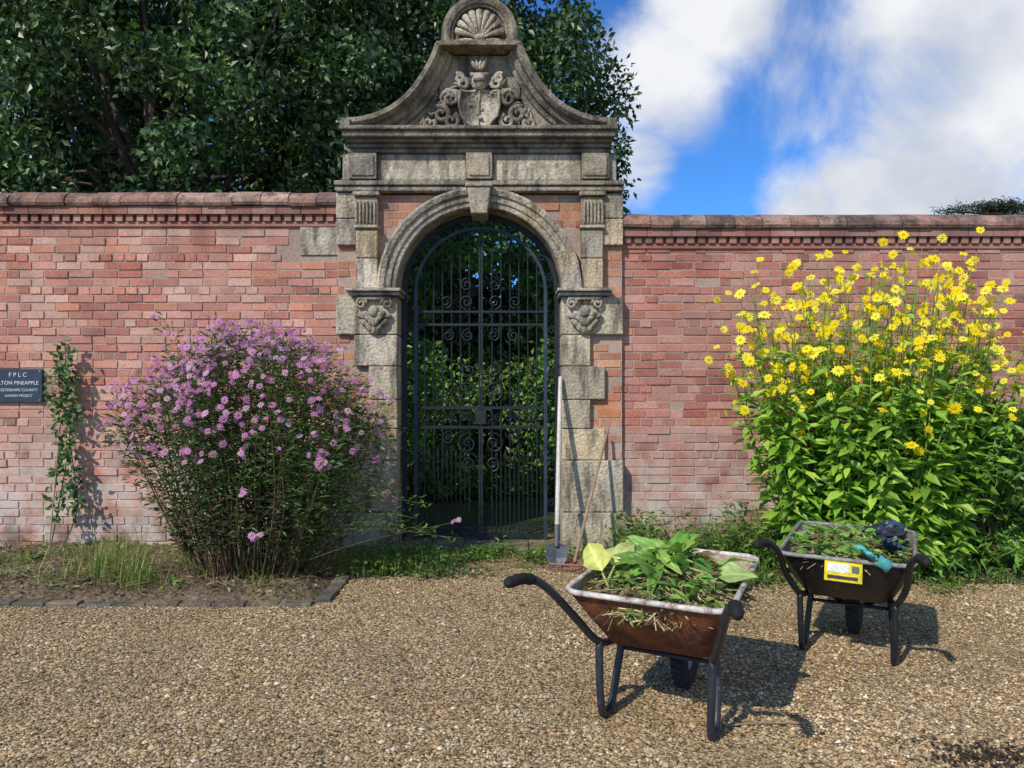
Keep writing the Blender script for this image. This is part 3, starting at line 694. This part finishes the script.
# climber on left wall
mb=MB();cxo=.1
st=smoothpath([(-4.1+cxo,-.3,.05),(-4.12+cxo,-.12,.5),(-4.06+cxo,-.08,1.0),(-4.08+cxo,-.08,1.45),(-4.06+cxo,-.1,1.86)],8);tube(mb,st,.006,5,(.14,.1,.06),1)
st2=smoothpath([(-4.0+cxo,-.3,.05),(-3.98+cxo,-.1,.4),(-4.05+cxo,-.07,.9)],8);tube(mb,st2,.005,5,(.14,.1,.06),1)
P=[];
for q in np.concatenate([st[4:],st2[6:]]):
    z=q[2];m=int(8+ (12 if 1.15<z<1.65 else 0)+(0 if z>.35 else -6))
    for j in range(m): P.append(q+rng.normal(0,1,3)*np.array([.075 if 1.1<z<1.6 else .05,.03,.05])-[0,.04,0])
P=np.array(P);P[:,1]=np.minimum(P[:,1],-.03);m=len(P);aa=rng.uniform(0,6.28,m)
scatter(mb,P,np.stack([np.cos(aa),-.3-.3*rng.random(m),np.sin(aa)*.8-.2],1),nrm(rng.normal(size=(m,3))*.4+[0,-.8,.5]),rng.uniform(.04,.085,m),.04,pick([(.06,.14,.03),(.09,.19,.04),(.05,.1,.03)],m),T_B,0)
mb.obj('climbing_plant',[M_leaf,M_bark])
mb=MB();tube(mb,[(-3.95,-.4,.02),(-4.05,-.06,1.2)],.006,5,(.3,.22,.12));mb.obj('garden_cane',M_wood)

# ---------------------------------------------------------------- slate sign
sg=MB();box(sg,-5.05,-4.235,-.035,-.012,1.335,1.635,(.03,.05,.075))
for x in(-4.255,-5.03):
    for z in(1.355,1.615): ell(sg,(x,-.036,z),(.006,.005,.006),(.4,.4,.4))
sign=sg.obj('slate_sign',M_slate,bevel=.003)
def text(body,x,z,size,parent,ry=0,y=-.0375,al='RIGHT',col=(.62,.66,.68)):
    cu=bpy.data.curves.new('lettering','FONT');cu.body=body;cu.size=size;cu.align_x=al;cu.extrude=.0005
    o=bpy.data.objects.new('lettering',cu);COL.objects.link(o);o.location=(x,y,z);o.rotation_euler=(math.pi/2,0,ry);o.parent=parent
    m=bpy.data.materials.new('lettering');m.use_nodes=True;m.node_tree.nodes['Principled BSDF'].inputs['Base Color'].default_value=(*col,1);cu.materials.append(m);return o
text('F P L C',-4.37,1.565,.055,sign);text('CARLTON PINEAPPLE',-4.265,1.495,.047,sign);text('WORCESTERSHIRE COUNTY',-4.275,1.435,.034,sign);text('GARDEN PROJECT',-4.32,1.385,.03,sign)

# ---------------------------------------------------------------- tools
mb=MB()
tp=np.array([.43,-.125,1.55]);ft=np.array([.37,-.60,.22]);tube(mb,[tp,tp*.5+ft*.5,ft],[.018,.02,.02],8,(.60,.56,.47),0)
ell(mb,tp,(.02,.02,.02),(.6,.56,.48),0)
dv=nrm(ft-tp)
tube(mb,[ft-dv*.12,ft+dv*.06],[.024,.018],8,(.08,.09,.1),1)
u=np.array([1.,0,0]);G=[]
for t,w,cv in((0,.03,.0),(.03,.085,.01),(.12,.088,.02),(.17,.06,.02),(.21,.01,.01)):
    c=ft+dv*(.03+t);nn=np.cross(u,dv)
    G.append([c+u*w*k+nn*cv*(1-abs(k)) *1.5 for k in(-1,-.5,0,.5,1)])
grid(mb,np.array(G),(.07,.085,.1),1);grid(mb,np.array(G)+np.array([0,.004,0]),(.07,.085,.1),1)
mb.obj('garden_spade',[M_wood,M_iron])
mb=MB()
tp=np.array([.845,-.125,1.07]);ft=np.array([.50,-.78,.075]);tube(mb,[tp,tp*.5+ft*.5,ft],[.012,.014,.014],8,(.30,.2,.12),0)
hx=nrm(np.array([-1,.25,0]));c=np.array([.44,-.81,.06])
tube(mb,[ft,c+[.03,0,.005],c],[.014,.01,.009],6,(.2,.06,.05),1)
tube(mb,[c-hx*.15,c+hx*.15],.009,6,(.2,.06,.05),1)
for k in range(13):
    b=c-hx*.145+hx*.29*k/12;tube(mb,[b,b+[-.005,-.025,-.025],b+[-.01,-.03,-.055]],[.005,.005,.002],5,(.2,.06,.05),1)
mb.obj('garden_rake',[M_wood,M_iron])

# ---------------------------------------------------------------- wheelbarrows
def rrect(y0,y1,hx0,hx1,z,dz=0,r=.07,n=6):
    pts=[]
    for (sx,sy) in((1,-1),(1,1),(-1,1),(-1,-1)):
        a0={(1,-1):-90,(1,1):0,(-1,1):90,(-1,-1):180}[(sx,sy)]
        hy=y0 if sy<0 else y1;hx=hx0 if sy<0 else hx1
        for k in range(n+1):
            a=math.radians(a0+90*k/n);pts.append((sx*(hx-r)+r*math.cos(a),hy-sy*r+r*math.sin(a),z+dz*((hy-y0)/(y1-y0))))
    return pts
def barrow(loc,rot,body,inner,rimc,frame,mb_mat,scale=1.,hw=.40):
    e=bpy.data.objects.new('wheelbarrow',None);COL.objects.link(e);e.location=loc;e.rotation_euler=(0,0,rot);e.scale=(scale,)*3
    b=MB()
    loops=[(.05,.36,.16,.16,.325,0,.05),(-.0,.42,.22,.215,.335,.0,.07),(-.10,.51,.28,.27,.45,.03,.075),(-.21,.61,.335,.325,.585,.04,.08),(-.215,.615,.34,.33,.60,.04,.08)]
    G=[rrect(*l[:6],r=l[6]) for l in loops];G=np.array(G)
    G[1:3]+=rng.normal(0,.002,G[1:3].shape)
    grid(b,G,body,0,closed=True)
    b.add(G[0],[np.arange(G.shape[1])[::-1]],body,0)
    Gi=G.copy();Gi[...,0]*=.985;Gi[...,1]=(Gi[...,1]-.2)*.985+.2;Gi[:3,:,2]+=.006
    grid(b,Gi[::-1],inner,1,closed=True);b.add(Gi[0],[np.arange(G.shape[1])],inner,1)
    rl=G[-1];rl=np.concatenate([rl,rl[:2]]);tube(b,rl,.0125,7,rimc,2)
    b.obj('tray',mb_mat,e,smooth=True)
    f=MB()
    for s in(-1,1):
        hp=smoothpath([(s*(hw+.03),-.53,.70),(s*(hw+.005),-.43,.695),(s*(hw-.04),-.33,.64),(s*.30,-.16,.475),(s*.245,-.02,.34),(s*.21,.2,.305),(s*.14,.42,.25),(s*.075,.52,.18)],6)
        tube(f,hp,.0175,9,frame)
        gp=hp[:9];tube(f,gp,[.02,.024,.0225,.024,.0225,.024,.0225,.024,.021],9,(.015,.015,.015),1)
        ell(f,hp[0],(.022,.022,.022),(.015,.015,.015),1)
        lp=smoothpath([(s*.245,-.03,.35),(s*.24,-.035,.16),(s*.235,-.02,.04),(s*.235,.03,.016),(s*.232,.095,.035),(s*.225,.15,.16),(s*.21,.19,.315)],6)
        tube(f,lp,.0175,9,frame)
        tube(f,[(s*.08,.50,.18),(s*.2,.62,.5)],.01,7,frame)
    tube(f,[(-.22,.18,.26),(.22,.18,.26)],.010,7,frame)
    tube(f,[(-.2,.22,.315),(.2,.22,.315)],.012,7,frame);tube(f,[(-.09,.52,.18),(.09,.52,.18)],.01,8,frame)
    f.obj('frame',[M_blackp,M_rubber],e,smooth=True)
    w=MB();th=np.linspace(0,2*math.pi,33);R0,r0=.135,.043
    ph=np.linspace(0,2*math.pi,13)
    G=np.array([[[r0*1.05*math.cos(p)*.95,.52+(R0+r0*math.sin(p))*math.cos(t),.18+(R0+r0*math.sin(p))*math.sin(t)] for p in ph] for t in th]);grid(w,G,(.03,.03,.03))
    for t in th[:-1]:
        tube(w,[(-.03,.52+.1785*math.cos(t),.18+.1785*math.sin(t)),(.03,.52+.1785*math.cos(t+.08),.18+.1785*math.sin(t+.08))],.005,4,(.03,.03,.03))
    for sx in(-.02,.02):
        G=[[[sx,.52+r*math.cos(t),.18+r*math.sin(t)] for t in th] for r in(.012,.1)];grid(w,G,(.25,.22,.2),1)
    tube(w,[(-.05,.52,.18),(.05,.52,.18)],.022,10,(.2,.2,.2),1)
    w.obj('wheel',[M_rubber,M_blackp],e,smooth=True)
    return e
M_rim=mat('worn_rim',.6,(7,.2),(50,.25),(.4,60,.004),spec=.4,extra=lambda nt,c,p: mixmask(nt,c,p,(.16,.07,.035),18,.5,.62,None,.8))
L1=(.625,-3.49,0);A1=math.radians(-27);L2=(1.83,-2.66,0);A2r=math.radians(-29)
barrow(L1,A1,(.12,.045,.03),(.34,.29,.23),(.55,.51,.45),(.022,.026,.034),[M_rust,M_rust,M_rim],1.02)
barrow(L2,A2r,(.012,.012,.014),(.16,.15,.14),(.24,.24,.23),(.012,.013,.016),[M_blackp,M_blackp,M_rim],.97,hw=.36)
def waste(name,loc,rot,h,nst,nlf,cols,big,fill=(.09,.075,.04),ry=(.29,.37)):
    mb=MB()
    G=[]
    for k,t in enumerate(np.linspace(0,1,9)):
        row=[]
        for a in np.linspace(0,2*math.pi,33)[:-1]:
            row.append((ry[0]*math.cos(a)*t,.205+ry[1]*math.sin(a)*t,.53+h*(1-t**2.2)*.8+rng.uniform(-.012,.012)))
        G.append(row)
    grid(mb,np.array(G),fill,1,closed=True)
    def surf(n,k=1.):
        a=rng.uniform(0,6.283,n);t=np.sqrt(rng.random(n))*k
        return np.stack([ry[0]*np.cos(a)*t,.205+ry[1]*np.sin(a)*t,.545+h*(1-t**2.2)*.85],1)
    P=surf(nst,1.08)
    for p in P:
        a=rng.uniform(0,6.28);l=rng.uniform(.06,.24);d=np.array([math.cos(a),math.sin(a),rng.uniform(-.2,.45)])*l
        tube(mb,smoothpath([p-d*.5,p+[0,0,rng.uniform(0,.03)],p+d*.5+[0,0,-.01]],3),rng.uniform(.0012,.004),4,pick([(.22,.15,.08),(.38,.29,.16),(.24,.3,.08),(.46,.4,.23),(.12,.08,.05)],1)[0],1,caps=False)
    n=nlf;P=surf(n,1.06)+np.stack([np.zeros(n),np.zeros(n),rng.uniform(-.005,.06,n)],1);a=rng.uniform(0,6.28,n)
    scatter(mb,P,np.stack([np.cos(a),np.sin(a),rng.uniform(-.4,.6,n)],1),nrm(rng.normal(size=(n,3))*.6+[0,-.2,1]),rng.uniform(.03,.085,n),rng.uniform(.012,.04,n),pick(cols,n,.25),T_B,0)
    for (x,y,z,L,W,az,el,c) in big:
        D=np.array([math.cos(az)*math.cos(el),math.sin(az)*math.cos(el),math.sin(el)])
        Nn=nrm(np.array([-.1,-.45,.8])+rng.normal(0,.35,3));Sd=nrm(np.cross(D,Nn));Nn=np.cross(Sd,D);G=[];ph=rng.uniform(0,6);tw=rng.normal(0,.6)
        for t in np.linspace(0,1,10):
            w=W*math.sin(math.pi*min(1,t**.75))**.8*.5+.003;row=[]
            S2=Sd*math.cos(tw*t)+Nn*math.sin(tw*t)
            for s in np.linspace(-1,1,9): row.append(np.array([x,y,z])+D*L*t+S2*w*s*(1+.12*math.sin(14*t+ph))+Nn*(.14*L*abs(s)*(1-t)-.4*L*t*t+.09*W*math.sin(9*t+4*s+ph)*abs(s)))
            G.append(row)
        G=np.array(G);cc=np.tile(np.array(c),(90,1)).reshape(10,9,3);cc[:,4]=np.array(c)*1.35+.03
        cc=np.clip(cc*rng.uniform(.85,1.12,(10,9,1)),0,1)
        grid(mb,G,cc.reshape(-1,3),0);tube(mb,[np.array([x,y,z])-D*.08,np.array([x,y,z])],.005,5,(.3,.36,.12),1)
    o=mb.obj(name,[M_leaf,M_bark],smooth=False);o.location=loc;o.rotation_euler=(0,0,rot);return o
LG=(.19,.37,.055);YL=(.66,.68,.18);MG=(.12,.26,.04)
big=[(-.24,-.02,.66,.17,.12,2.6,.9,YL),(-.2,.03,.68,.15,.11,1.2,.9,(.55,.6,.22)),(.20,.30,.66,.18,.11,.5,.5,(.42,.55,.16)),(.22,.18,.65,.17,.10,-.3,.4,(.38,.5,.15))]
for i in range(34):
    a=rng.uniform(0,6.28);t=rng.uniform(.1,1)
    big.append((.26*t*math.cos(a),.20+.32*t*math.sin(a),.60+.15*(1-t*t),rng.uniform(.08,.17),rng.uniform(.04,.085),a+rng.normal(0,1.3),rng.uniform(-.3,.9),pick([LG,MG,(.24,.42,.09),(.32,.46,.1)],1)[0]))
waste('garden_waste',L1,A1,.16,1700,1000,[LG,MG,(.07,.13,.03),(.26,.34,.08),(.2,.13,.07)],big)
big=[(rng.uniform(-.2,.2),rng.uniform(-.05,.45),.59,rng.uniform(.08,.16),rng.uniform(.04,.08),rng.uniform(0,6.28),rng.uniform(0,.9),pick([LG,MG,(.24,.42,.09)],1)[0]) for i in range(40)]
waste('garden_waste',L2,A2r,.09,500,700,[LG,MG,(.09,.17,.03),(.26,.36,.08),(.2,.13,.07)],big)

def local2(e,x,y,z):
    M=Matrix.Translation(Vector(e[0]))@Matrix.Rotation(e[1],4,'Z');return M@Vector((x,y,z))
mb=MB();box(mb,-.09,.09,-.02,.02,0,.10,(.66,.55,.03));box(mb,-.075,.03,-.0225,-.018,.045,.09,(.6,.6,.55));box(mb,-.075,.07,-.0225,-.018,.012,.03,(.05,.05,.05));box(mb,.04,.075,-.0225,-.018,.05,.085,(.12,.14,.1))
o=mb.obj('seed_carton',M_cloth,bevel=.002);o.location=local2((L2,A2r),.0,-.245,.475);o.rotation_euler=(math.radians(-14),math.radians(2),A2r+.1)
def glove(loc,rot,c):
    mb=MB();ell(mb,(0,0,0),(.045,.05,.016),c,noise=.08);
    for i,(x,l) in enumerate(((-.033,.055),(-.012,.068),(.011,.064),(.033,.05))):
        tube(mb,smoothpath([(x,.03,0),(x*1.2,.03+l*.55,.012),(x*1.35,.03+l,-.008)],4),[.012]*8+[.007],8,c)
    tube(mb,smoothpath([(-.035,-.01,0),(-.065,.012,.008),(-.075,.04,0)],4),[.013]*8+[.007],8,c)
    tube(mb,[(0,-.04,0),(0,-.075,.003),(0,-.11,0)],[.036,.034,.04],10,tuple(np.array(c)*.7))
    o=mb.obj('garden_glove',M_cloth,smooth=True);o.location=loc;o.rotation_euler=rot;o.scale=(.9,.9,.9)
glove(local2((L2,A2r),.13,-.20,.615),(.55,.15,1.2),(.10,.42,.42));glove(local2((L2,A2r),.21,-.02,.645),(.4,-.4,2.6),(.03,.05,.09))
mb=MB();ell(mb,(0,0,0),(.12,.1,.05),(.018,.02,.03),seg=22,rings=14,noise=.18);ell(mb,(.07,.05,.03),(.06,.05,.035),(.03,.06,.12),seg=16,rings=10,noise=.25)
o=mb.obj('black_bag',M_blackp);o.location=local2((L2,A2r),.17,.26,.65)

# ---------------------------------------------------------------- light & sky
EL=math.radians(41);AZ=math.radians(218)
sd=Vector((math.sin(AZ)*math.cos(EL),math.cos(AZ)*math.cos(EL),math.sin(EL)))
sun=bpy.data.lights.new('sun','SUN');sun.energy=4.0;sun.angle=math.radians(.8);sun.color=(1,.92,.80)
so=bpy.data.objects.new('sun',sun);COL.objects.link(so);so.rotation_euler=sd.to_track_quat('Z','Y').to_euler()
w=bpy.data.worlds.new('World');S.world=w;w.use_nodes=True;nt=w.node_tree;N=nt.nodes;L=nt.links;N.clear()
out=N.new('ShaderNodeOutputWorld');bg=N.new('ShaderNodeBackground');L.new(bg.outputs[0],out.inputs[0]);bg.inputs[1].default_value=.14
sky=N.new('ShaderNodeTexSky');sky.sky_type='NISHITA';sky.sun_disc=False;sky.sun_elevation=EL;sky.sun_rotation=AZ;sky.air_density=1.;sky.dust_density=.3;sky.ozone_density=2.5
tint=N.new('ShaderNodeVectorMath');tint.operation='MULTIPLY';tint.inputs[1].default_value=(.32,.72,1.22);L.new(sky.outputs[0],tint.inputs[0])
tc=N.new('ShaderNodeTexCoord');dirv=tc.outputs['Generated']
nz=N.new('ShaderNodeTexNoise');nz.inputs['Scale'].default_value=5.5;nz.inputs['Detail'].default_value=10;nz.inputs['Roughness'].default_value=.6;nz.inputs['Distortion'].default_value=.5;L.new(dirv,nz.inputs['Vector'])
def dirn(u,v): return Vector((u,1,v)).normalized()
blobs=[(dirn(.64,.46),.22),(dirn(.56,.52),.14),(dirn(.58,.33),.15),(dirn(.70,.3),.15),(dirn(.48,.255),.10),(dirn(.39,.24),.07),(dirn(.20,.41),.10),(dirn(.27,.52),.10),(dirn(.17,.30),.06),(dirn(.85,.3),.2),(dirn(-.6,.9),.4),(Vector((.3,-.8,.5)).normalized(),.5),(Vector((-.9,.1,.5)).normalized(),.35),(Vector((.9,-.2,.6)).normalized(),.35)]
acc=None
for c,r in blobs:
    d=N.new('ShaderNodeVectorMath');d.operation='DISTANCE';L.new(dirv,d.inputs[0]);d.inputs[1].default_value=c
    mr=N.new('ShaderNodeMapRange');mr.interpolation_type='SMOOTHSTEP';mr.inputs[1].default_value=r*1.35;mr.inputs[2].default_value=r*.2;L.new(d.outputs['Value'],mr.inputs[0])
    if acc is None: acc=mr.outputs[0]
    else:
        m=N.new('ShaderNodeMath');m.operation='MAXIMUM';L.new(acc,m.inputs[0]);L.new(mr.outputs[0],m.inputs[1]);acc=m.outputs[0]
ma=N.new('ShaderNodeMath');ma.operation='MULTIPLY_ADD';L.new(nz.outputs['Fac'],ma.inputs[0]);ma.inputs[1].default_value=2.4
mo=N.new('ShaderNodeMath');mo.operation='SUBTRACT';L.new(acc,mo.inputs[0]);mo.inputs[1].default_value=1.32;L.new(mo.outputs[0],ma.inputs[2])
cr=N.new('ShaderNodeMapRange');cr.interpolation_type='SMOOTHSTEP';cr.inputs[1].default_value=-.05;cr.inputs[2].default_value=.95;L.new(ma.outputs[0],cr.inputs[0])
n2=N.new('ShaderNodeTexNoise');n2.inputs['Scale'].default_value=5.;n2.inputs['Detail'].default_value=7;L.new(dirv,n2.inputs['Vector'])
rr=N.new('ShaderNodeValToRGB');rr.color_ramp.elements[0].position=.36;rr.color_ramp.elements[0].color=(3.7,4.1,4.9,1);rr.color_ramp.elements[1].position=.58;rr.color_ramp.elements[1].color=(6.4,6.5,6.7,1);L.new(n2.outputs['Fac'],rr.inputs[0])
mx=N.new('ShaderNodeMix');mx.data_type='RGBA';L.new(cr.outputs[0],mx.inputs[0]);L.new(tint.outputs[0],mx.inputs[6]);L.new(rr.outputs[0],mx.inputs[7]);L.new(mx.outputs[2],bg.inputs[0])
S.view_settings.view_transform='Standard';S.view_settings.look='None';S.view_settings.exposure=0
cam=bpy.data.cameras.new('camera');cam.lens=26;cam.sensor_width=36;cam.clip_end=2000
co=bpy.data.objects.new('camera',cam);COL.objects.link(co);co.location=(0,-6.7,1.5);co.rotation_euler=(math.pi/2,0,0);S.camera=co
